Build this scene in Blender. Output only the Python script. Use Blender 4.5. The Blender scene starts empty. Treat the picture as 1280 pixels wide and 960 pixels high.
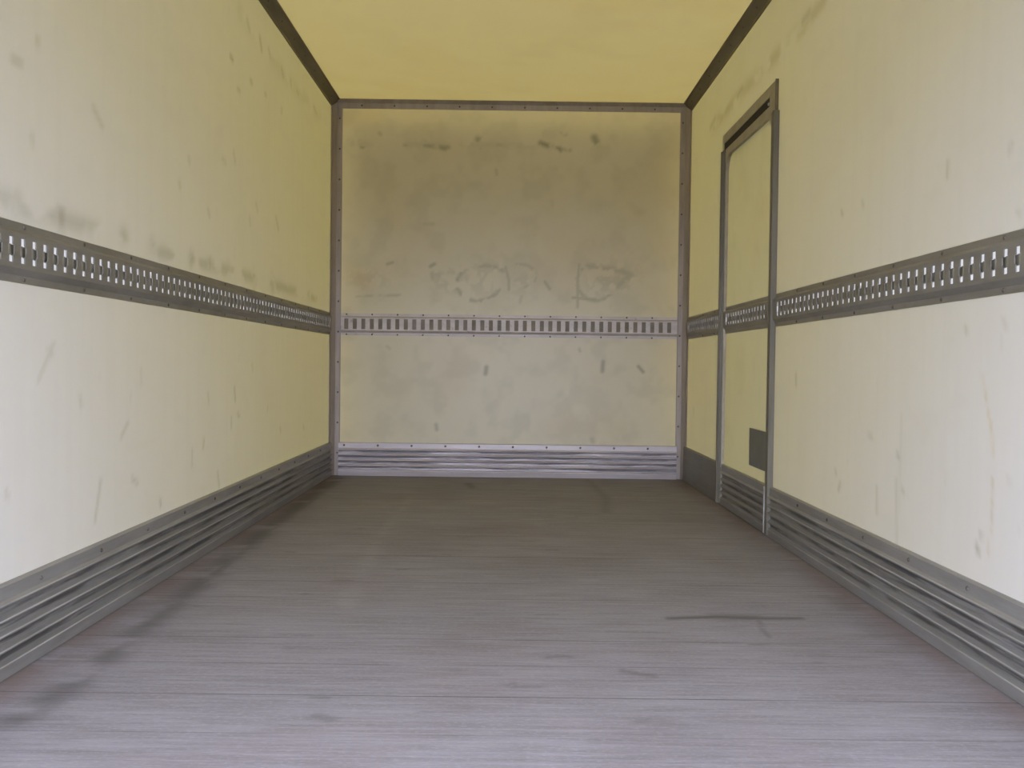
import bpy, bmesh, math, random
import numpy as np
from mathutils import Matrix, Vector
random.seed(4)
C = bpy.context.scene.collection
S = bpy.context.scene

# ---------------------------------------------------------------- camera
F_PX = 1194.1
CAM = np.array([0.0034, 0.0, 0.6982])
YAW, PITCH, ROLL = 0.00323, -0.02036, 0.01254
_f = np.array([math.sin(YAW)*math.cos(PITCH), math.cos(YAW)*math.cos(PITCH), math.sin(PITCH)])
_r0 = np.array([math.cos(YAW), -math.sin(YAW), 0.0]); _u0 = np.cross(_r0, _f)
_r = _r0*math.cos(ROLL)+_u0*math.sin(ROLL); _u = _u0*math.cos(ROLL)-_r0*math.sin(ROLL)
cd = bpy.data.cameras.new('camera'); cam = bpy.data.objects.new('camera', cd); C.objects.link(cam)
cd.sensor_width = 36.0; cd.lens = F_PX*36.0/1280.0; cd.clip_start = 0.02
cam.matrix_world = Matrix(((_r[0], _u[0], -_f[0], CAM[0]), (_r[1], _u[1], -_f[1], CAM[1]),
                           (_r[2], _u[2], -_f[2], CAM[2]), (0, 0, 0, 1)))
S.camera = cam

# ---------------------------------------------------------------- light
SKY = (0.88, 0.935, 1.17); SKY_STRENGTH = 11.2
w = bpy.data.worlds.new('overcast_sky'); S.world = w; w.use_nodes = True
bg = w.node_tree.nodes['Background']; bg.inputs[0].default_value = (*SKY, 1); bg.inputs[1].default_value = SKY_STRENGTH
S.view_settings.view_transform = 'Standard'; S.view_settings.look = 'None'
S.view_settings.exposure = 0.0; S.view_settings.gamma = 1.0
S.view_settings.use_curve_mapping = False
S.cycles.max_bounces = 16; S.cycles.diffuse_bounces = 12; S.cycles.transmission_bounces = 12
S.cycles.sample_clamp_indirect = 0.0

# ---------------------------------------------------------------- sizes (metres)
HW, D, H = 1.10, 5.907, 2.311      # half width, front wall distance, height
Y0 = 0.45                          # rear opening
RB, RT = 0.867, 1.002              # cargo track bottom and top
SC = 0.206                         # scuff plate height
DY0, DY1, DZ = 3.985, 4.875, 1.83  # door opening in the right wall

# ---------------------------------------------------------------- helpers
def ray(px, py): return _f+(px-640)/F_PX*_r-(py-480)/F_PX*_u
def on_wall(px, py, X): d = ray(px, py); t = (X-CAM[0])/d[0]; return (t*d[1], CAM[2]+t*d[2])      # (y, z)
def on_front(px, py): d = ray(px, py); t = D/d[1]; return (CAM[0]+t*d[0], CAM[2]+t*d[2])           # (x, z)
def on_floor(px, py): d = ray(px, py); t = -CAM[2]/d[2]; return (CAM[0]+t*d[0], t*d[1])             # (x, y)

def vnoise(a, b, seed, s):
    """smooth value noise on coordinate arrays, 0..1"""
    rng = np.random.RandomState(seed); T = rng.rand(64, 64)
    a = a*s+100; b = b*s+100
    i = np.floor(a).astype(int); j = np.floor(b).astype(int); u = a-i; v = b-j
    u = u*u*(3-2*u); v = v*v*(3-2*v)
    g = lambda p, q: T[p % 64, q % 64]
    return (g(i, j)*(1-u)+g(i+1, j)*u)*(1-v)+(g(i, j+1)*(1-u)+g(i+1, j+1)*u)*v
def fbm(a, b, seed, s): return (vnoise(a, b, seed, s)+.5*vnoise(a, b, seed+1, s*2.1)+.25*vnoise(a, b, seed+2, s*4.3))/1.75
def smooth(x, lo, hi): t = np.clip((x-lo)/(hi-lo), 0, 1); return t*t*(3-2*t)
def stroke(a, b, pts, width, k):
    """soft polyline mark in a surface plane"""
    d = np.full(a.shape, 1e9)
    if len(pts) == 1: pts = pts+pts
    for (p, q), (r, s) in zip(pts[:-1], pts[1:]):
        L2 = (r-p)**2+(s-q)**2+1e-12
        t = np.clip(((a-p)*(r-p)+(b-q)*(s-q))/L2, 0, 1)
        d = np.minimum(d, np.hypot(a-p-t*(r-p), b-q-t*(s-q)))
    return k*np.exp(-(d/width)**2)

def link(name, me, m, parent=None):
    o = bpy.data.objects.new(name, me)
    if m: me.materials.clear(); me.materials.append(m)
    C.objects.link(o)
    if parent: o.parent = parent
    return o
def obj(name, bm, m, parent=None, smooth_=False):
    bmesh.ops.recalc_face_normals(bm, faces=bm.faces)
    me = bpy.data.meshes.new(name); bm.to_mesh(me); bm.free()
    if smooth_:
        for p in me.polygons: p.use_smooth = True
    return link(name, me, m, parent)
def struct(o): o['kind'] = 'structure'; return o
def empty(name, loc, parent=None):
    o = bpy.data.objects.new(name, None); C.objects.link(o); o.location = loc; o.empty_display_size = .1
    if parent: o.parent = parent
    return o
def tag(o, label, cat, group=None):
    o['label'] = label; o['category'] = cat
    if group: o['group'] = group
    return o
def box(bm, x0, x1, y0, y1, z0, z1, bevel=0):
    r = bmesh.ops.create_cube(bm, size=1, matrix=Matrix.Translation(((x0+x1)/2, (y0+y1)/2, (z0+z1)/2)) @ Matrix.Diagonal((abs(x1-x0), abs(y1-y0), abs(z1-z0), 1)))
    if bevel:
        es = {e for v in r['verts'] for e in v.link_edges}
        bmesh.ops.bevel(bm, geom=list(es), offset=bevel, segments=2, affect='EDGES', profile=.5)
def extrude_profile(bm, prof, A, B, fn):
    """prof: list of (n, z); swept from station A to B; fn(station, n, z) -> xyz"""
    va = [bm.verts.new(fn(A, *p)) for p in prof]; vb = [bm.verts.new(fn(B, *p)) for p in prof]
    k = len(prof)
    for i in range(k): bm.faces.new((va[i], va[(i+1) % k], vb[(i+1) % k], vb[i]))
    bm.faces.new(va); bm.faces.new(vb[::-1])
LEFT = lambda s, n, z: (-HW+n, s, z)
RIGHT = lambda s, n, z: (HW-n, s, z)
FRONT = lambda s, n, z: (s, D-n, z)

def sheet(name, us, vs, fn, m, attrs, hole=None, parent=None, disp=None):
    """gridded sheet; attrs: name -> values computed from the (u, v) grid"""
    us = np.array(us); vs = np.array(vs); U, V = np.meshgrid(us, vs, indexing='ij')
    nu, nv = U.shape; N = np.zeros(U.shape) if disp is None else disp(U, V)
    P = np.array([fn(u, n, v) for u, n, v in zip(U.ravel(), N.ravel(), V.ravel())])
    faces = []
    for i in range(nu-1):
        um = (us[i]+us[i+1])/2
        for j in range(nv-1):
            vm = (vs[j]+vs[j+1])/2
            if hole and hole(um, vm): continue
            a = i*nv+j; faces.append((a, a+nv, a+nv+1, a+1))
    me = bpy.data.meshes.new(name); me.from_pydata(P.tolist(), [], faces)
    for k, val in attrs(U, V).items():
        at = me.attributes.new(k, 'FLOAT', 'POINT'); at.data.foreach_set('value', np.clip(val, 0, 1).ravel().astype(np.float32))
    me.update()
    return link(name, me, m, parent)
def steps(brk, h):
    out = []
    for a, b in zip(brk[:-1], brk[1:]):
        n = max(1, int(round((b-a)/h))); out += [a+(b-a)*i/n for i in range(n)]
    return out+[brk[-1]]

_rivet = {}
def rivet_mesh(key, m, r=.006, h=.004):
    if key not in _rivet:
        bm = bmesh.new(); bmesh.ops.create_uvsphere(bm, u_segments=12, v_segments=8, radius=1)
        bmesh.ops.bisect_plane(bm, geom=bm.verts[:]+bm.edges[:]+bm.faces[:], plane_co=(0, 0, -.001), plane_no=(0, 0, 1), clear_inner=True)
        bmesh.ops.scale(bm, vec=(r, r, h), verts=bm.verts)
        me = bpy.data.meshes.new('rivet'); bm.to_mesh(me); bm.free(); me.materials.append(m)
        for p in me.polygons: p.use_smooth = True
        _rivet[key] = me
    return _rivet[key]
def rivet(pos, nrm, parent, m, name='rivet', **k):
    o = bpy.data.objects.new(name, rivet_mesh((m.name, tuple(k.items())), m, **k)); C.objects.link(o)
    o.parent = parent
    o.location = Vector(pos)-parent.location; o.rotation_mode = 'QUATERNION'
    o.rotation_quaternion = Vector(nrm).to_track_quat('Z', 'Y')
    return o

# ---------------------------------------------------------------- materials
def newmat(name):
    m = bpy.data.materials.new(name); m.use_nodes = True; t = m.node_tree; t.nodes.clear()
    return m, t, t.nodes, t.links
def nd(t, typ, **k):
    n = t.nodes.new(typ)
    for a, b in k.items():
        if a in n.inputs: n.inputs[a].default_value = b
        else: setattr(n, a, b)
    return n
def mixc(t, fac, a, b, mode='MIX'):
    n = t.nodes.new('ShaderNodeMix'); n.data_type = 'RGBA'; n.blend_type = mode
    for i, v in ((0, fac), (6, a), (7, b)):
        if hasattr(v, 'links'): t.links.new(v, n.inputs[i])
        else: n.inputs[i].default_value = (*v, 1) if isinstance(v, tuple) else v
    return n.outputs[2]
def ramp(t, src, lo, hi, a=0.0, b=1.0):
    n = t.nodes.new('ShaderNodeMapRange'); n.inputs[1].default_value = lo; n.inputs[2].default_value = hi
    n.inputs[3].default_value = a; n.inputs[4].default_value = b; t.links.new(src, n.inputs[0]); return n.outputs[0]
def noise(t, scale, detail=4, stretch=(1, 1, 1), rough=.55):
    co = nd(t, 'ShaderNodeTexCoord'); mp = nd(t, 'ShaderNodeMapping'); mp.inputs['Scale'].default_value = stretch
    t.links.new(co.outputs['Object'], mp.inputs['Vector'])
    n = nd(t, 'ShaderNodeTexNoise'); n.inputs['Scale'].default_value = scale; n.inputs['Detail'].default_value = detail
    n.inputs['Roughness'].default_value = rough; t.links.new(mp.outputs[0], n.inputs['Vector']); return n.outputs[0]
def attr(t, name):
    n = nd(t, 'ShaderNodeAttribute'); n.attribute_name = name; return n.outputs['Fac']

def grp(name, base, trans, fac, dirtc=(.20, .18, .11), gloss=.04):
    """fibreglass panel skin: scatters light back and lets some through"""
    m, t, N, L = newmat(name)
    c = mixc(t, ramp(t, noise(t, 3.0), .3, .7), tuple(x*.97 for x in base), base)
    c = mixc(t, ramp(t, noise(t, 60, 3, (1, 1, .5)), .35, .75, 0, .10), c, (.55, .52, .40))
    c = mixc(t, attr(t, 'stain'), c, (.50, .33, .13))
    c = mixc(t, attr(t, 'dirt'), c, dirtc)
    tc = mixc(t, attr(t, 'dirt'), trans, (.12, .10, .05))
    d = nd(t, 'ShaderNodeBsdfDiffuse'); L.new(c, d.inputs[0])
    tr = nd(t, 'ShaderNodeBsdfTranslucent'); L.new(tc, tr.inputs[0])
    mx = nd(t, 'ShaderNodeMixShader'); mx.inputs[0].default_value = fac; L.new(d.outputs[0], mx.inputs[1]); L.new(tr.outputs[0], mx.inputs[2])
    g = nd(t, 'ShaderNodeBsdfGlossy'); g.inputs['Roughness'].default_value = .35
    m2 = nd(t, 'ShaderNodeMixShader'); m2.inputs[0].default_value = gloss; L.new(mx.outputs[0], m2.inputs[1]); L.new(g.outputs[0], m2.inputs[2])
    o = nd(t, 'ShaderNodeOutputMaterial'); L.new(m2.outputs[0], o.inputs[0]); return m
def metal(name, a, b, rough=.5, met=.35, ns=(1, 1, 1), sc=14, dark=None, bump=0):
    m, t, N, L = newmat(name)
    c = mixc(t, ramp(t, noise(t, sc, 6, ns, .65), .35, .68), a, b)
    if dark: c = mixc(t, ramp(t, noise(t, dark[1], 5, dark[2], .6), dark[3], dark[3]+.10, 0, dark[4]), c, dark[0])
    p = nd(t, 'ShaderNodeBsdfPrincipled'); L.new(c, p.inputs['Base Color'])
    p.inputs['Metallic'].default_value = met; p.inputs['Roughness'].default_value = rough
    o = nd(t, 'ShaderNodeOutputMaterial'); L.new(p.outputs[0], o.inputs[0]); return m

M_WALL = grp('side_wall_fibreglass', (.465, .485, .545), (.96, .725, .13), .031)
M_CEIL = grp('roof_fibreglass', (.52, .49, .38), (.97, .735, .19), .031, gloss=.02)
M_FRONT = grp('front_wall_fibreglass', (.60, .545, .385), (.95, .70, .17), .028)
M_DOOR = grp('door_fibreglass', (.48, .48, .45), (.95, .76, .16), .028)
M_STRIP = grp('translucent_strip', (.90, .88, .80), (.98, .95, .88), .085, gloss=0)
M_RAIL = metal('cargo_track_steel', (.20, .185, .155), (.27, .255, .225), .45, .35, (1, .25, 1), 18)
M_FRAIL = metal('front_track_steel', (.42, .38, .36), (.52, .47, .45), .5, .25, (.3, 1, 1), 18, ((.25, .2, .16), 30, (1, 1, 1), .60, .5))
M_SLOT = metal('recess_steel', (.17, .15, .11), (.24, .21, .17), .6, .2)
M_INSERT = metal('slot_tongue_steel', (.26, .25, .20), (.34, .32, .27), .45, .4)
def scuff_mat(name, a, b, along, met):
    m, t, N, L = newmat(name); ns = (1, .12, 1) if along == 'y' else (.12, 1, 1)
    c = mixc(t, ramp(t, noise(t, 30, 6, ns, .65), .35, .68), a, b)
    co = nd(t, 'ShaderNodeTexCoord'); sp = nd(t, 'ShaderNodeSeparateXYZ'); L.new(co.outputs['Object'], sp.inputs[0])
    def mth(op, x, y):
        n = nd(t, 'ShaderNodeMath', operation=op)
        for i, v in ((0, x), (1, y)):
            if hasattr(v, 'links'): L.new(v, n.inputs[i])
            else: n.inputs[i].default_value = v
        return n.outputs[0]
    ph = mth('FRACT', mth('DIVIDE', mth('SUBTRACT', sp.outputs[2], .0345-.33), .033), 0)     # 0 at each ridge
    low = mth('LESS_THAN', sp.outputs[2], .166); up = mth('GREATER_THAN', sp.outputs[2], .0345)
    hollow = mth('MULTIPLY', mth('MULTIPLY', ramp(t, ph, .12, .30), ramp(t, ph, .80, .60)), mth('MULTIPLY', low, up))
    grime_shade = ramp(t, noise(t, 5.5, 5, (1, .45, 9) if along == 'y' else (.6, 1, 9), .6), .44, .56, .08, .95)
    c = mixc(t, mth('MULTIPLY', hollow, grime_shade), c, tuple(x*.30 for x in a))  # grime patches, with shade painted into the hollows
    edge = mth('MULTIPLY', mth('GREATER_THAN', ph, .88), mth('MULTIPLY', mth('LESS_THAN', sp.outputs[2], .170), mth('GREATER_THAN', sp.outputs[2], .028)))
    c = mixc(t, mth('MULTIPLY', edge, ramp(t, noise(t, 12, 4, ns, .6), .40, .62, .0, .8)), c, tuple(min(1, x*1.7) for x in b))  # highlight of the lit ridge tops painted as a lighter line
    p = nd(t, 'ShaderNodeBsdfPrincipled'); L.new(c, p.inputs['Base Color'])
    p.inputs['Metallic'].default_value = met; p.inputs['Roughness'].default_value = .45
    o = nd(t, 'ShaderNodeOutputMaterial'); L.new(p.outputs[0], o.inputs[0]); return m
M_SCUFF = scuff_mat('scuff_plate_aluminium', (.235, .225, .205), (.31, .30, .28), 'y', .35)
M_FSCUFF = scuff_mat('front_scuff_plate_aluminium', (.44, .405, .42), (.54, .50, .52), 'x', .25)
M_CORNER = metal('corner_kick_aluminium', (.18, .17, .145), (.23, .22, .19), .5, .35, (1, .12, 1), 30)
M_POST = metal('corner_post_aluminium', (.27, .23, .20), (.36, .315, .29), .5, .3, (1, 1, .15), 16)
M_COVE = metal('roof_cove_aluminium', (.12, .10, .065), (.17, .145, .10), .55, .3, (1, .15, 1), 16)
M_JAMB = metal('door_frame_aluminium', (.125, .115, .085), (.185, .172, .135), .6, .15, (1, 1, .15), 16)
M_HEAD = metal('door_header_aluminium', (.31, .28, .22), (.38, .35, .29), .5, .35, (1, 1, 1), 10)
M_PLATE = metal('door_patch_plate', (.15, .15, .125), (.18, .18, .155), .5, .3)
M_DARK = metal('gap_shade_black', (.012, .009, .007), (.02, .015, .012), .9, 0)
M_RIV = metal('dark_rivet', (.10, .085, .07), (.14, .12, .10), .5, .4)
M_BRIGHT = metal('bright_edge_aluminium', (.38, .37, .37), (.46, .45, .46), .4, .4)

def floor_mat():
    m, t, N, L = newmat('worn_grey_deck_boards')
    g1 = noise(t, 9, 8, (.22, 1.5, 1), .7); g2 = noise(t, 45, 6, (.10, 1.6, 1), .7); g3 = noise(t, 2.2, 5); g4 = noise(t, 160, 3, (.45, 1, 1), .7)
    c = mixc(t, ramp(t, g3, .3, .7), (.230, .216, .226), (.274, .258, .270))
    c = mixc(t, ramp(t, g1, .38, .68, 0, .55), c, (.175, .155, .155))
    c = mixc(t, ramp(t, g2, .50, .70, 0, .50), c, (.36, .345, .365))
    c = mixc(t, ramp(t, g2, .48, .32, 0, .45), c, (.14, .125, .12))
    c = mixc(t, ramp(t, g4, .5, .72, 0, .40), c, (.38, .37, .40))
    c = mixc(t, attr(t, 'brown'), c, (.17, .115, .09))
    c = mixc(t, attr(t, 'dirt'), c, (.085, .078, .075))
    c = mixc(t, attr(t, 'scuff'), c, (.38, .37, .37))
    c = mixc(t, attr(t, 'seam'), c, (.03, .026, .025))
    p = nd(t, 'ShaderNodeBsdfPrincipled'); L.new(c, p.inputs['Base Color']); p.inputs['Roughness'].default_value = .62
    p.inputs['Specular IOR Level'].default_value = .10
    b = nd(t, 'ShaderNodeBump'); b.inputs['Strength'].default_value = .25; b.inputs['Distance'].default_value = .004
    L.new(g2, b.inputs['Height']); L.new(b.outputs[0], p.inputs['Normal'])
    o = nd(t, 'ShaderNodeOutputMaterial'); L.new(p.outputs[0], o.inputs[0]); return m
M_FLOOR = floor_mat()
M_GROUND = metal('yard_concrete', (.24, .235, .23), (.29, .285, .28), .9, 0, (1, 1, 1), 2)
M_CAB = metal('cab_paint', (.10, .10, .10), (.12, .12, .12), .5, 0)

# ================================================================ STRUCTURE
# floor: boards across the truck with real seams
PITCH_F = .2085; SEAM0 = 1.782-7*PITCH_F
def floor_y():
    brk = [Y0]; k = 0; y = SEAM0
    while y < D-.01:
        if y > Y0+.02: brk += [y-.0022, y-.0008, y+.0008, y+.0022]
        y += PITCH_F
    return steps(brk+[D], .013)
def floor_disp(U, V):
    ph = np.abs(((V-SEAM0+PITCH_F/2) % PITCH_F)-PITCH_F/2); return -.0*(ph < .0015)
def floor_attrs(X, Y):
    n = fbm(X, Y, 3, 9); n2 = fbm(X, Y, 11, 3)
    P = lambda *pp: [on_floor(*p) for p in pp]
    d = np.zeros(X.shape)
    tr = P((20, 900), (100, 850), (190, 775), (255, 725), (330, 665), (400, 612), (425, 598))
    d = np.maximum(d, stroke(X, Y, tr, .048, .62)*smooth(n, .18, .55))
    d = np.maximum(d, stroke(X, Y, P((190, 775), (240, 740), (335, 665), (420, 605)), .018, .5)*smooth(fbm(X, Y, 21, 14), .3, .6))
    d = np.maximum(d, stroke(X, Y, P((838, 773), (900, 771), (930, 773), (1000, 773)), .015, .85))
    d = np.maximum(d, stroke(X, Y, P((895, 771), (945, 772)), .026, .65))
    d = np.maximum(d, stroke(X, Y, P((778, 838), (800, 843), (818, 845)), .010, .5))
    d = np.maximum(d, stroke(X, Y, P((686, 822), (700, 820), (712, 821)), .012, .35))
    d = np.maximum(d, stroke(X, Y, P((948, 775), (955, 790), (962, 797)), .008, .35))
    d = np.maximum(d, stroke(X, Y, P((395, 895), (412, 899)), .016, .45))
    d = np.maximum(d, stroke(X, Y, P((735, 600), (757, 622), (757, 640)), .03, .28))
    d = np.maximum(d, stroke(X, Y, P((585, 604), (590, 610)), .03, .5))
    d = np.maximum(d, stroke(X, Y, P((1040, 745), (1100, 800), (1190, 865)), .05, .22)*smooth(n, .35, .6))
    d = np.maximum(d, .10*smooth(n2, .5, .75))
    rng = np.random.RandomState(8)
    for _ in range(60):                                   # small scuffs running across the boards
        x, y = rng.uniform(-1, 1), rng.uniform(1.4, 5.6); l = rng.uniform(.01, .06)
        d = np.maximum(d, stroke(X, Y, [(x, y), (x+l, y+rng.uniform(-.01, .01))], .007, rng.uniform(.2, .5)))
    d = np.maximum(d, .9*np.exp(-((HW-.012-np.abs(X))/.010)**2))                  # dark line along both side plates
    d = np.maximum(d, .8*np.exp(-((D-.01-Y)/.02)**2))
    b = .50*smooth(np.abs(X), .95, 1.08)*smooth(n+.1, .25, .6)+.12*smooth(fbm(X, Y, 31, 2.4), .5, .75)
    s = stroke(X, Y, P((512, 622), (470, 680), (445, 735), (425, 780)), .03, .22)*smooth(n, .3, .6)
    s = np.maximum(s, stroke(X, Y, P((430, 742), (432, 755)), .03, .25))
    for _ in range(70):
        x, y = rng.uniform(-1, 1), rng.uniform(1.4, 5); l = rng.uniform(.02, .10)
        s = np.maximum(s, stroke(X, Y, [(x, y), (x+l, y)], .004, rng.uniform(.15, .4)))
    k = np.floor((Y-SEAM0+PITCH_F/2)/PITCH_F); ph = np.abs(Y-SEAM0-k*PITCH_F)
    lv = np.array([.35, .9, .5, .7, .3, .55, .8])[(k.astype(int)) % 7]*(.55+.45*smooth(fbm(X, Y, 91, 3), .3, .6))
    return {'dirt': d, 'brown': b, 'scuff': s*(ph > .004), 'seam': lv*(ph < .0016)}
FL = lambda u, n, v: (u, v, n)
fo = sheet('floor', steps([-HW, -1.05, 1.05, HW], .013), floor_y(), FL, M_FLOOR, floor_attrs, disp=floor_disp); struct(fo)
bm = bmesh.new(); box(bm, -HW-.03, HW+.03, Y0, D+.03, -.09, -.006); struct(obj('trim_1', bm, M_CAB))   # deck beams under the boards

# side walls, each with the gap behind the cargo track
ZB, ZT = RB+.012, RT-.012
def wall_attrs(side):
    X = -HW if side == 'left' else HW
    def f(Y, Z):
        P = lambda *pp: [on_wall(px, py, X) for px, py in pp]
        n = fbm(Y*.45, Z, 5 if side == 'left' else 6, 16); d = np.zeros(Y.shape); s = np.zeros(Y.shape)
        mx = lambda v: np.maximum(d, v)
        if side == 'left':
            # rubbed band just above the track, with darker blotches
            line = P((0, 250), (75, 272), (190, 312), (300, 342), (405, 376))
            d = mx(stroke(Y, Z, line, .026, .42)*smooth(n, .38, .6))
            for px, py, r, k in ((20, 252, .03, .3), (77, 272, .030, .55), (105, 281, .02, .4), (155, 298, .03, .4), (190, 308, .028, .5), (240, 324, .03, .4), (262, 330, .03, .4), (285, 338, .03, .35), (317, 349, .04, .4), (340, 355, .05, .3)):
                d = mx(stroke(Y, Z, P((px, py)), r*1.1, k*1.25)*(.3+.7*smooth(fbm(Y*.5, Z, 95, 34), .35, .6)))
            # row of marks below the roof edge
            for a, b, k in (((309, 25), (312, 38), .35), ((325, 48), (327, 62), .5), ((336, 62), (338, 72), .35), ((352, 86), (354, 96), .45), ((363, 100), (364, 107), .4), ((371, 113), (373, 118), .35), ((392, 133), (396, 142), .35), ((352, 137), (352, 140), .3)):
                d = mx(stroke(Y, Z, P(a, b), .016, k))
            d = mx(stroke(Y, Z, P((300, 15), (360, 100), (400, 145)), .05, .16)*smooth(n, .3, .6))
            for a, b, k in (((288, 70), (291, 75), .6), ((313, 100), (315, 104), .45), ((297, 111), (300, 114), .35), ((331, 117), (333, 119), .35), ((16, 74), (26, 79), .4), ((47, 48), (47, 55), .3), ((117, 135), (128, 158), .3), ((40, 170), (41, 180), .25),
                            ((292, 190), (294, 202), .3), ((236, 198), (237, 203), .3), ((345, 272), (348, 287), .4), ((320, 254), (322, 264), .3), ((260, 262), (262, 270), .3), ((312, 272), (313, 280), .3), ((278, 198), (282, 204), .25), ((224, 228), (225, 234), .3)):
                d = mx(stroke(Y, Z, P(a, b), .012, k))
            # long vertical scratches and knocks below the track
            for a, b, k in (((67, 430), (48, 475), .25), ((100, 497), (102, 508), .25), ((160, 528), (151, 547), .3), ((126, 600), (119, 650), .35), ((165, 598), (172, 604), .35), ((293, 485), (294, 500), .5), ((297, 517), (299, 520), .4),
                            ((260, 492), (261, 503), .35), ((255, 550), (254, 560), .4), ((240, 562), (240, 582), .3), ((289, 522), (289, 535), .35), ((200, 625), (201, 632), .5), ((272, 590), (274, 608), .4), ((350, 534), (351, 540), .4),
                            ((379, 532), (380, 536), .4), ((315, 455), (316, 463), .3), ((176, 462), (177, 480), .2), ((335, 508), (334, 514), .3), ((8, 615), (10, 622), .3), ((60, 437), (66, 445), .25)):
                d = mx(stroke(Y, Z, P(a, b), .009, k))
        else:
            line = P((1030, 0), (1005, 35), (965, 75), (925, 118), (890, 160))
            d = mx(stroke(Y, Z, line, .035, .34)*smooth(n, .28, .58)); s = np.maximum(s, stroke(Y, Z, line, .05, .25)*smooth(n, .3, .6))
            for a, b, k in (((928, 110), (922, 120), .45), ((894, 148), (888, 160), .35), ((1012, 15), (1003, 28), .4)):
                d = mx(stroke(Y, Z, P(a, b), .02, k))
            for a, b, k in (((1185, 203), (1184, 220), .35), ((995, 468), (995, 480), .45), ((1120, 600), (1121, 680), .22), ((1127, 520), (1123, 640), .14), ((1096, 610), (1096, 640), .28), ((1050, 605), (1048, 612), .45), ((1044, 588), (1045, 592), .3),
                            ((1128, 612), (1129, 615), .35), ((1122, 568), (1123, 571), .4), ((1221, 683), (1223, 690), .6), ((1226, 668), (1226, 670), .4), ((1207, 410), (1208, 414), .35), ((1086, 544), (1090, 546), .3), ((1052, 265), (1053, 268), .4), ((1078, 253), (1079, 257), .3),
                            ((1264, 180), (1262, 190), .25), ((1272, 265), (1276, 268), .2), ((867, 510), (867, 520), .4), ((1260, 600), (1262, 602), .2), ((1254, 400), (1258, 410), .2)):
                d = mx(stroke(Y, Z, P(a, b), .010, k))
            run = P((1228, 470), (1233, 500), (1240, 540), (1241, 600), (1239, 650), (1236, 690))
            s = np.maximum(s, stroke(Y, Z, run, .008, .30)*smooth(fbm(Y, Z, 9, 40), .3, .6)); d = mx(stroke(Y, Z, run, .006, .22)*smooth(fbm(Y, Z, 9, 40), .3, .6))
        rng = np.random.RandomState(12 if side == 'left' else 13)
        for _ in range(70):
            y = rng.uniform(1.8, 5.8); z = rng.uniform(.25, 2.2); l = rng.uniform(.0, .05)
            d = np.maximum(d, stroke(Y, Z, [(y, z), (y+rng.uniform(-.01, .01), z-l)], rng.uniform(.004, .009), rng.uniform(.04, .13)))
        streak = fbm(Y*1.0, Z*.04, 41, 30); d = np.maximum(d, .03*smooth(streak, .5, .75))
        d = np.maximum(d, .04*smooth(n, .55, .8))
        return {'dirt': d*.9, 'stain': s*.7}
    return f
zs = steps([SC*.9, ZB, ZT, H], .013)
ys = steps([Y0, DY0, DY1, D], .013)
struct(sheet('wall_left', ys, zs, LEFT, M_WALL, wall_attrs('left'), hole=lambda y, z: ZB < z < ZT))
struct(sheet('wall_right', ys, steps([.05, ZB, ZT, DZ, H], .013), RIGHT, M_WALL, wall_attrs('right'),
             hole=lambda y, z: ZB < z < ZT or (DY0 < y < DY1 and z < DZ)))
def ceil_attrs(X, Y):
    n = fbm(X, Y, 51, 2.2); return {'dirt': .06*smooth(fbm(X, Y, 55, 6), .5, .8), 'stain': .22*smooth(n, .42, .75)}
struct(sheet('ceiling', steps([-HW, HW], .05), steps([Y0, D], .05), lambda u, n, v: (u, v, H), M_CEIL, ceil_attrs))
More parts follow.
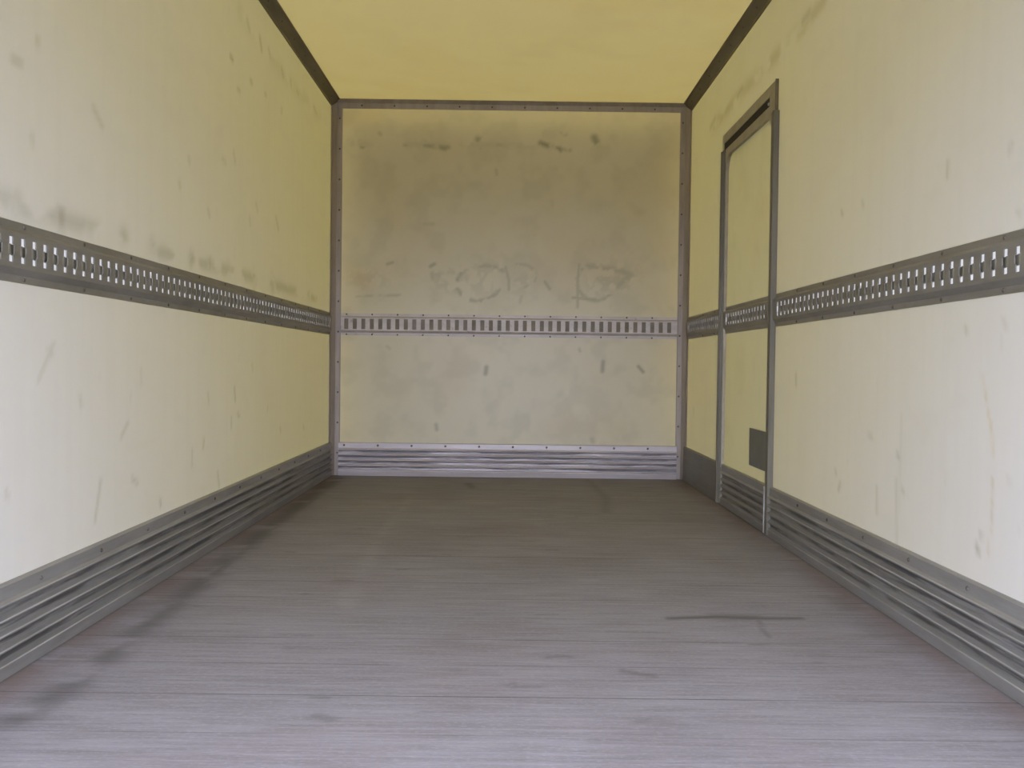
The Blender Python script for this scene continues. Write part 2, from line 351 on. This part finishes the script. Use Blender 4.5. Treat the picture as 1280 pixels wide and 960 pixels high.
def front_attrs(X, Z):
    P = lambda *pp: [on_front(*p) for p in pp]
    n = fbm(X, Z, 61, 9); n2 = fbm(X, Z, 66, 22); d = .05+.10*smooth(n, .4, .75); s = np.zeros(X.shape)
    def arc(cx, cy, rx, ry, a0, a1): return P(*[(cx+rx*math.cos(math.radians(a)), cy+ry*math.sin(math.radians(a))) for a in np.linspace(a0, a1, 12)])
    mx = lambda v: np.maximum(d, v)
    # upper row of rub marks
    d = mx(stroke(X, Z, P((440, 180), (760, 183)), .035, .20)*smooth(n, .3, .6))
    for a, b, r, k in (((451, 178), (453, 183), .016, .5), ((531, 182), (560, 184), .016, .45), ((506, 181), (509, 182), .014, .35), ((598, 174), (602, 182), .022, .5), ((552, 185), (557, 186), .014, .5), ((676, 179), (700, 187), .018, .6), ((698, 187), (712, 187), .014, .45), ((743, 172), (748, 184), .022, .55), ((622, 181), (628, 182), .02, .3), ((702, 165), (707, 168), .014, .3), ((474, 166), (476, 168), .012, .3), ((529, 176), (536, 182), .018, .3)):
        d = mx(stroke(X, Z, P(a, b), r*1.2, k)*(.25+.75*smooth(n2, .3, .6)))
    for px, py, rx, k in ((560, 350, .10, .22), (600, 345, .16, .20), (650, 350, .13, .20), (765, 350, .15, .24), (460, 350, .14, .16), (700, 355, .10, .10)):
        d = mx(stroke(X, Z, P((px-8, py), (px+8, py)), rx, k)*smooth(n2, .40, .65))
    # rounded rub rings above the track
    d = mx(stroke(X, Z, arc(598, 354, 27, 22, 20, 215), .018, .42)*smooth(n2, .36, .62))
    d = mx(stroke(X, Z, arc(605, 350, 32, 18, 200, 360), .022, .36)*smooth(n2, .36, .62))
    d = mx(stroke(X, Z, arc(650, 345, 20, 15, -120, 120), .016, .32)*smooth(n2, .36, .62))
    d = mx(stroke(X, Z, arc(745, 352, 24, 24, 20, 230), .016, .35)*smooth(n2, .36, .62))
    d = mx(stroke(X, Z, P((545, 342), (560, 350), (572, 362)), .035, .26)*smooth(n2, .25, .55))
    d = mx(stroke(X, Z, P((735, 333), (775, 338), (788, 344), (772, 358)), .03, .34)*smooth(n2, .25, .55))
    d = mx(stroke(X, Z, P((632, 334), (636, 350), (636, 362)), .013, .35)); d = mx(stroke(X, Z, P((681, 352), (687, 361)), .013, .4))
    d = mx(stroke(X, Z, P((538, 333), (543, 330)), .013, .45)); d = mx(stroke(X, Z, P((540, 342), (541, 348)), .018, .3))
    d = mx(stroke(X, Z, P((716, 372), (735, 374), (745, 374)), .010, .4)); d = mx(stroke(X, Z, P((724, 330), (722, 352), (722, 384)), .010, .36))
    d = mx(stroke(X, Z, P((484, 330), (491, 328)), .012, .4)); d = mx(stroke(X, Z, P((445, 370), (500, 369)), .012, .3)*smooth(n2, .3, .6))
    d = mx(stroke(X, Z, P((447, 345), (455, 365)), .05, .16)*smooth(n2, .3, .6)); d = mx(stroke(X, Z, P((652, 370), (650, 378)), .014, .25))
    d = mx(stroke(X, Z, P((620, 212), (621, 218)), .012, .25)); d = mx(stroke(X, Z, P((530, 280), (542, 280)), .016, .22))
    # knocks under the track
    for a, b, r, k in (((608, 459), (607, 467), .016, .5), ((754, 452), (753, 464), .016, .5), ((798, 458), (804, 465), .012, .55), ((545, 531), (546, 537), .014, .4), ((740, 549), (741, 552), .022, .35), ((484, 433), (487, 436), .012, .25), ((724, 436), (725, 439), .012, .3), ((780, 415), (781, 420), .010, .3)):
        d = mx(stroke(X, Z, P(a, b), r, k))
    s = np.maximum(s, stroke(X, Z, P((446, 345), (456, 352)), .06, .34)); s = np.maximum(s, .14*smooth(fbm(X, Z, 71, 3), .45, .75))
    s = np.maximum(s, stroke(X, Z, P((425, 145), (470, 143)), .06, .25))
    return {'dirt': d*1.3, 'stain': s}
struct(sheet('wall_front', steps([-HW, HW], .009), steps([0.1, H], .009), lambda u, n, v: (u, D, v), M_FRONT, front_attrs))

# scuff plates (ribbed kick boards)
def scuff_profile(ribs=True):
    h = SC; p = [(0, 0), (.016, 0)]
    if ribs:
        for k in range(5):
            z = .0345+.033*k
            p += [(.0215, z-.005), (.0225, z-.002), (.0215, z)]
            if k < 4: p += [(.008, z+.0045), (.008, z+.017)]
        p += [(.014, h*.835)]
    p += [(.014, h-.004), (.006, h), (0, h)]
    return p
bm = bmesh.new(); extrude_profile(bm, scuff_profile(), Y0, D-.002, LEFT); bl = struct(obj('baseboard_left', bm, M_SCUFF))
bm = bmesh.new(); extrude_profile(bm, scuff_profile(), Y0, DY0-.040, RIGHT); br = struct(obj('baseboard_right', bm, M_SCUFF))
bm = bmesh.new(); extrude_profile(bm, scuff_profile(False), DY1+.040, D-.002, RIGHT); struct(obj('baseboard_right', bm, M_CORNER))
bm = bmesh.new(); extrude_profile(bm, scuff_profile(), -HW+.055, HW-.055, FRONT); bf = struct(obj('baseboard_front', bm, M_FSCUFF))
for i in range(10): rivet((-HW+.09+i*.2085, D-.014, SC-.018), (0, -1, 0), bf, M_RIV, r=.007)
for i in range(12):
    rivet((-HW+.014, 1.9+i*.33, SC-.02), (1, 0, 0), bl, M_RIV)
    if 1.9+i*.33 < 3.8: rivet((HW-.014, 1.9+i*.33, SC-.02), (-1, 0, 0), br, M_RIV)

# corner posts, roof edge trims
def post(sx):
    bm = bmesh.new()
    prof = [(0, 0), (0, .055), (.004, .055), (.006, .030), (.030, .006), (.055, .006), (.062, .003), (.062, 0)]  # (from side wall, from front wall)
    va = [bm.verts.new((sx*(HW-a), D-b, 0)) for a, b in prof]; vb = [bm.verts.new((sx*(HW-a), D-b, H)) for a, b in prof]
    k = len(prof)
    for i in range(k): bm.faces.new((va[i], va[(i+1) % k], vb[(i+1) % k], vb[i]))
    bm.faces.new(va); bm.faces.new(vb[::-1])
    o = struct(obj('trim_2' if sx < 0 else 'trim_3', bm, M_POST))
    for i in range(12): rivet((sx*(HW-.046), D-.006, .14+i*.187), (0, -1, 0), o, M_RIV)
    return o
post(-1); post(1)
bm = bmesh.new()
extrude_profile(bm, [(0, H), (0, H-.052), (.004, H-.052), (.007, H-.02), (.022, H-.006), (.030, H)], -HW+.03, HW-.03, FRONT)
o = struct(obj('trim_4', bm, M_POST))
for i in range(10): rivet((-HW+.18+i*.2, D-.006, H-.034), (0, -1, 0), o, M_RIV)
for k, fn in ((5, LEFT), (6, RIGHT)):
    bm = bmesh.new()
    extrude_profile(bm, [(0, H), (0, H-.052), (.004, H-.052), (.006, H-.040), (.038, H-.006), (.048, H-.003), (.048, H)], Y0, D-.004, fn)
    o = struct(obj('trim_%d' % k, bm, M_COVE))
    for i in range(12):
        s = 3.0+i*.25; p = fn(s, .022, H-.0225); rivet(p, (1 if k == 5 else -1, 0, -1), o, M_RIV)

# rear opening: unseen header and housing added to shade the upper walls, posts beside
bm = bmesh.new(); box(bm, -HW-.04, HW+.04, Y0-.12, Y0-.02, 1.47, H+.06, .01); struct(obj('trim_7', bm, M_COVE))
bm = bmesh.new(); box(bm, -HW-.04, HW+.04, Y0-.02, Y0+.40, 2.03, H-.005, .03); struct(obj('trim_8', bm, M_COVE))
for k, sx in ((9, -1), (10, 1)):
    bm = bmesh.new(); box(bm, sx*(HW-.03), sx*(HW+.05), Y0-.12, Y0-.005, -.12, 1.47, .008); struct(obj('trim_%d' % k, bm, M_POST))

# ================================================================ CARGO TRACKS
PL0, PL1 = RB+.034, RT-.029       # slotted plate, bottom and top
PN = .014                         # how far it stands off the wall
def track(root, fn, s0, s1, pitch, phase, mplate, front=False, nrm=None, bolts=0, bolt0=0):
    # shell: flanges and slopes above and below the slotted plate
    th = .0025
    for nm, prof in (('upper_flange', [(0, RT), (0, RT-.020), (PN-th, PL1), (PN, PL1), (PN, PL1+.003), (.004, RT-.017), (.0035, RT)]),
                     ('lower_flange', [(0, RB), (.0035, RB), (.004, RB+.016), (PN, PL0-.003), (PN, PL0), (PN-th, PL0), (0, RB+.019)])):
        bm = bmesh.new(); extrude_profile(bm, prof, s0, s1, fn); obj(nm, bm, mplate, root)
    z0, z1 = PL0, PL1; c = (z0+z1)/2
    if front: zz = [z0, c-.032, c+.032, z1]; hw = [None, (.0125, .0125), None]
    else:
        zz = [z0, c-.0275, c-.0125, c-.0095, c+.0095, c+.0125, c+.0275, z1]
        hw = [None, (.0082, .0082), (.0082, .0140), (.0140, .0140), (.0140, .0082), (.0082, .0082), None]
    bm = bmesh.new()
    def pillar(quad):                          # (s, z) x4, a solid tile of plate
        f = [bm.verts.new(fn(s, PN, z)) for s, z in quad]; b = [bm.verts.new(fn(s, PN-th, z)) for s, z in quad]
        bm.faces.new(f); bm.faces.new(b[::-1])
        for i in range(4): bm.faces.new((f[i], b[i], b[(i+1) % 4], f[(i+1) % 4]))
    k0 = math.ceil((s0+.02-phase)/pitch); k1 = math.floor((s1-.02-phase)/pitch); cs = [phase+k*pitch for k in range(k0, k1+1)]
    for r in range(len(hw)):
        a, b = zz[r], zz[r+1]
        if hw[r] is None: pillar([(s0, a), (s1, a), (s1, b), (s0, b)]); continue
        la, lb = hw[r]; pa = pb = s0
        for q in cs:
            pillar([(pa, a), (q-la, a), (q-lb, b), (pb, b)]); pa, pb = q+la, q+lb
        pillar([(pa, a), (s1, a), (s1, b), (pb, b)])
    bmesh.ops.remove_doubles(bm, verts=bm.verts, dist=1e-6)
    obj('slotted_plate', bm, mplate, root)
    if front:
        bm = bmesh.new(); extrude_profile(bm, [(.0005, z0-.004), (.0035, z0-.004), (.0035, z1+.004), (.0005, z1+.004)], s0, s1, fn); obj('backing_plate', bm, M_SLOT, root)
    else:
        bm = bmesh.new()
        n = 8; pts = []                        # rippled strip behind the plate: a bulge bridges the middle of each slot
        for k in range(len(cs)*n+1):
            sp = cs[0]-pitch/2+k*pitch/n
            if s0 < sp < s1: pts.append((sp, PN-th-.0012-.0075*math.sin(math.pi*(sp-cs[0])/pitch)**2))
        rows = [[bm.verts.new(fn(sp, nn-dn, c+dz)) for sp, nn in pts] for dn, dz in ((0, -.0122), (0, .0122), (.0015, .0122), (.0015, -.0122))]
        for j in range(4):
            A_, B_ = rows[j], rows[(j+1) % 4]
            for i in range(len(pts)-1): bm.faces.new((A_[i], A_[i+1], B_[i+1], B_[i]))
        for e in (0, -1): bm.faces.new([rw[e] for rw in rows])
        bmesh.ops.remove_doubles(bm, verts=bm.verts, dist=1e-6)
        obj('slot_tongue', bm, M_INSERT, root)
        bm = bmesh.new(); v = [bm.verts.new(fn(s, 0, z)) for s, z in ((s0, ZB), (s1, ZB), (s1, ZT), (s0, ZT))]; bm.faces.new(v)
        o = obj('backing_strip', bm, M_STRIP, root); o['label'] = 'white light-passing strip seen through the slots'
    for i in range(bolts):
        s = bolt0+i*(pitch*3 if front else pitch*6)
        if s > s1-.01: break
        if front:
            for z in (RT-.006, RB+.006): rivet(fn(s, .0035, z), nrm, root, M_RIV, 'bolt', r=.0052, h=.006)
        else:
            for z in (RT-.009, RB+.009): rivet(fn(s, .0035, z), nrm, root, M_RIV, 'bolt', r=.0055, h=.003)
PT = .0508
t = tag(empty('cargo_track', (0, 0, 0)), 'grey steel slotted cargo track along the left wall', 'track', 'cargo tracks around the load space')
ph = on_wall(6.2, 300, -HW)[0]
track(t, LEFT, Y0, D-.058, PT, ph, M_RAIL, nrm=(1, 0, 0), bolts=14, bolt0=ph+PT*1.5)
t = tag(empty('cargo_track', (0, 0, 0)), 'pale slotted cargo track with closed slots across the front wall', 'track', 'cargo tracks around the load space')
ph = on_front(422.7, 404)[0]
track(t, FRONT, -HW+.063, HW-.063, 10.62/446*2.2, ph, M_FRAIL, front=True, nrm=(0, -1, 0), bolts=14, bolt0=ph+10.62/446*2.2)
phr = on_wall(1264.8, 317, HW)[0]
t = tag(empty('cargo_track', (0, 0, 0)), 'long grey slotted cargo track on the right wall, this side of the door', 'track', 'cargo tracks around the load space')
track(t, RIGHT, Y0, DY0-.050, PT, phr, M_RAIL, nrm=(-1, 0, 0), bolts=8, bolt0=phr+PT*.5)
t = tag(empty('cargo_track', (0, 0, 0)), 'short slotted cargo track between the side door and the far right corner', 'track', 'cargo tracks around the load space')
track(t, RIGHT, DY1+.050, D-.058, PT, phr, M_RAIL, nrm=(-1, 0, 0), bolts=2, bolt0=5.1)

# ================================================================ SIDE DOOR
door = struct(empty('door_1', (HW, (DY0+DY1)/2, 0)))
def dobj(name, bm, m, label=None):
    for v in bm.verts: v.co.x -= HW; v.co.y -= (DY0+DY1)/2
    o = obj(name, bm, m, door)
    if label: o['label'] = label
    return o
def door_attrs(Y, Z):
    n = fbm(Y, Z, 81, 10); return {'dirt': .08*smooth(n, .5, .8), 'stain': .12*smooth(fbm(Y, Z, 85, 3), .5, .8)}
dp = sheet('door_panel', steps([DY0, DY1], .03), steps([.02, ZB, ZT, DZ-.03], .03), lambda y, n, z: (.004, y-(DY0+DY1)/2, z), M_DOOR, door_attrs,
           hole=lambda y, z: ZB < z < ZT, parent=door)
# jambs: stepped bars standing proud of the wall
def jamb(y, name, s, top):
    bm = bmesh.new()
    prof = [(-.01, -.036), (.023, -.036), (.0245, -.033), (.0245, -.016), (.013, -.013), (.013, -.004), (.021, -.001), (.021, .010), (.008, .013), (.007, .024), (-.01, .024)]   # (proud of wall, along wall)
    va = [bm.verts.new((HW-a, y+s*b, .004)) for a, b in prof]; vb = [bm.verts.new((HW-a, y+s*b, top)) for a, b in prof]
    k = len(prof)
    for i in range(k): bm.faces.new((va[i], va[(i+1) % k], vb[(i+1) % k], vb[i]))
    bm.faces.new(va); bm.faces.new(vb[::-1])
    return dobj(name, bm, M_JAMB)
jamb(DY0-.012, 'door_jamb', 1, 1.756); jamb(DY1+.012, 'door_jamb', -1, 1.799)
bm = bmesh.new(); box(bm, HW-.024, HW-.008, DY0+.002, DY0+.014, .006, .20, .002); dobj('edge_strip', bm, M_BRIGHT, 'bright strip at the foot of the door frame')
bm = bmesh.new(); box(bm, HW-.018, HW-.008, DY1-.024, DY1-.008, .006, .19, .002); dobj('edge_strip', bm, M_JAMB)
# inner door frame with rounded upper corners
bm = bmesh.new(); R_ = .085; a0, a1 = DY0+.012, DY1-.012
inner = [(a0+.012, .03), (a0+.012, 1.755-R_)]
inner += [(a0+.012+R_-R_*math.cos(math.radians(q)), 1.755-R_+R_*math.sin(math.radians(q))) for q in range(10, 90, 10)]
inner += [(a0+.012+R_, 1.755), (a1-.012-R_, 1.765)]
inner += [(a1-.012-R_+R_*math.sin(math.radians(q)), 1.765-R_+R_*math.cos(math.radians(q))) for q in range(10, 90, 10)]
inner += [(a1-.012, 1.765-R_), (a1-.012, .03)]
def outer_of(p):
    y, z = p
    if z < 1.6: return (a0 if y < (a0+a1)/2 else a1, z)
    if y < a0+.012+R_*.3: return (a0, 1.800 if z > 1.72 else z)
    if y > a1-.012-R_*.3: return (a1, 1.802 if z > 1.73 else z)
    return (y, 1.800+.002*(y-a0)/(a1-a0))
outer = [outer_of(p) for p in inner]
for x in (.012,):
    vi = [bm.verts.new((HW-x, *p)) for p in inner]; vo = [bm.verts.new((HW-x, *p)) for p in outer]
    wi = [bm.verts.new((HW+.003, *p)) for p in inner]; wo = [bm.verts.new((HW+.003, *p)) for p in outer]
    for i in range(len(inner)-1):
        bm.faces.new((vi[i], vi[i+1], vo[i+1], vo[i])); bm.faces.new((vi[i], wi[i], wi[i+1], vi[i+1])); bm.faces.new((vo[i], vo[i+1], wo[i+1], wo[i]))
bmesh.ops.remove_doubles(bm, verts=bm.verts, dist=1e-5)
dobj('door_frame', bm, M_HEAD)
# header: projecting plate with a hanging end tab near the camera, black gap below it
bm = bmesh.new()
box(bm, HW-.013, HW+.004, 3.958, 4.932, 1.838, 1.886, .003)
box(bm, HW-.013, HW+.004, 3.958, 4.045, 1.757, 1.840, .003)
box(bm, HW-.013, HW+.004, 4.895, 4.932, 1.800, 1.840, .003)
dobj('door_header', bm, M_HEAD)
bm = bmesh.new(); box(bm, HW-.0145, HW-.001, 3.951, 3.957, 1.755, 1.888, .001); dobj('header_end_cap', bm, M_COVE, 'dark end of the door header')
bm = bmesh.new(); box(bm, HW-.0105, HW+.05, 4.04, 4.90, 1.790, 1.8385); dobj('gap_shade', bm, M_DARK, 'black block for the shaded gap over the door')  # black block stands in for the shade inside the gap
bm = bmesh.new(); box(bm, HW-.016, HW-.004, 4.046, 4.066, 1.806, 1.817, .002); dobj('gap_glint', bm, M_BRIGHT, 'bright piece for the daylight glint in the gap')  # bright block stands in for daylight glinting through the gap
# kick plate, patch plate and track section that ride on the door
bm = bmesh.new()
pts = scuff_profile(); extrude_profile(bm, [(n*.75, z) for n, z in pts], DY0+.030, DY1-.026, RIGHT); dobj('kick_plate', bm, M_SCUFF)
bm = bmesh.new(); box(bm, HW-.006, HW+.002, DY0+.026, 4.315, .258, .426, .001); dobj('patch_plate', bm, M_PLATE, 'plain dark grey metal plate low on the door')
tr = empty('track_section', (-HW, -(DY0+DY1)/2, 0), door)
track(tr, RIGHT, DY0+.030, DY1-.028, PT, phr, M_RAIL, nrm=(-1, 0, 0), bolts=2, bolt0=4.2)

for o in [o for o in C.objects if o.name.startswith('cargo_track')]:      # put each track's origin on its own wall
    pts = [c.matrix_basis @ Vector(b) for c in o.children if c.type == 'MESH' for b in c.bound_box]
    base = Vector([(min(p[i] for p in pts)+max(p[i] for p in pts))/2 for i in range(3)]); base.z = min(p.z for p in pts)
    o.location = base
    for c in o.children: c.location -= base

# ================================================================ OUTSIDE (lights the load space)
bm = bmesh.new(); bmesh.ops.create_grid(bm, x_segments=1, y_segments=1, size=40, matrix=Matrix.Translation((0, 0, -1.1)))
g = struct(obj('ground', bm, M_GROUND))
bm = bmesh.new(); box(bm, -1.03, 1.03, D+.07, D+1.9, -.7, 2.22, .06)  # unseen cab block, sized to shape the glow of the front wall
tag(obj('truck_cab', bm, M_CAB), 'unseen dark truck cab added in front of the load box to block light', 'cab')
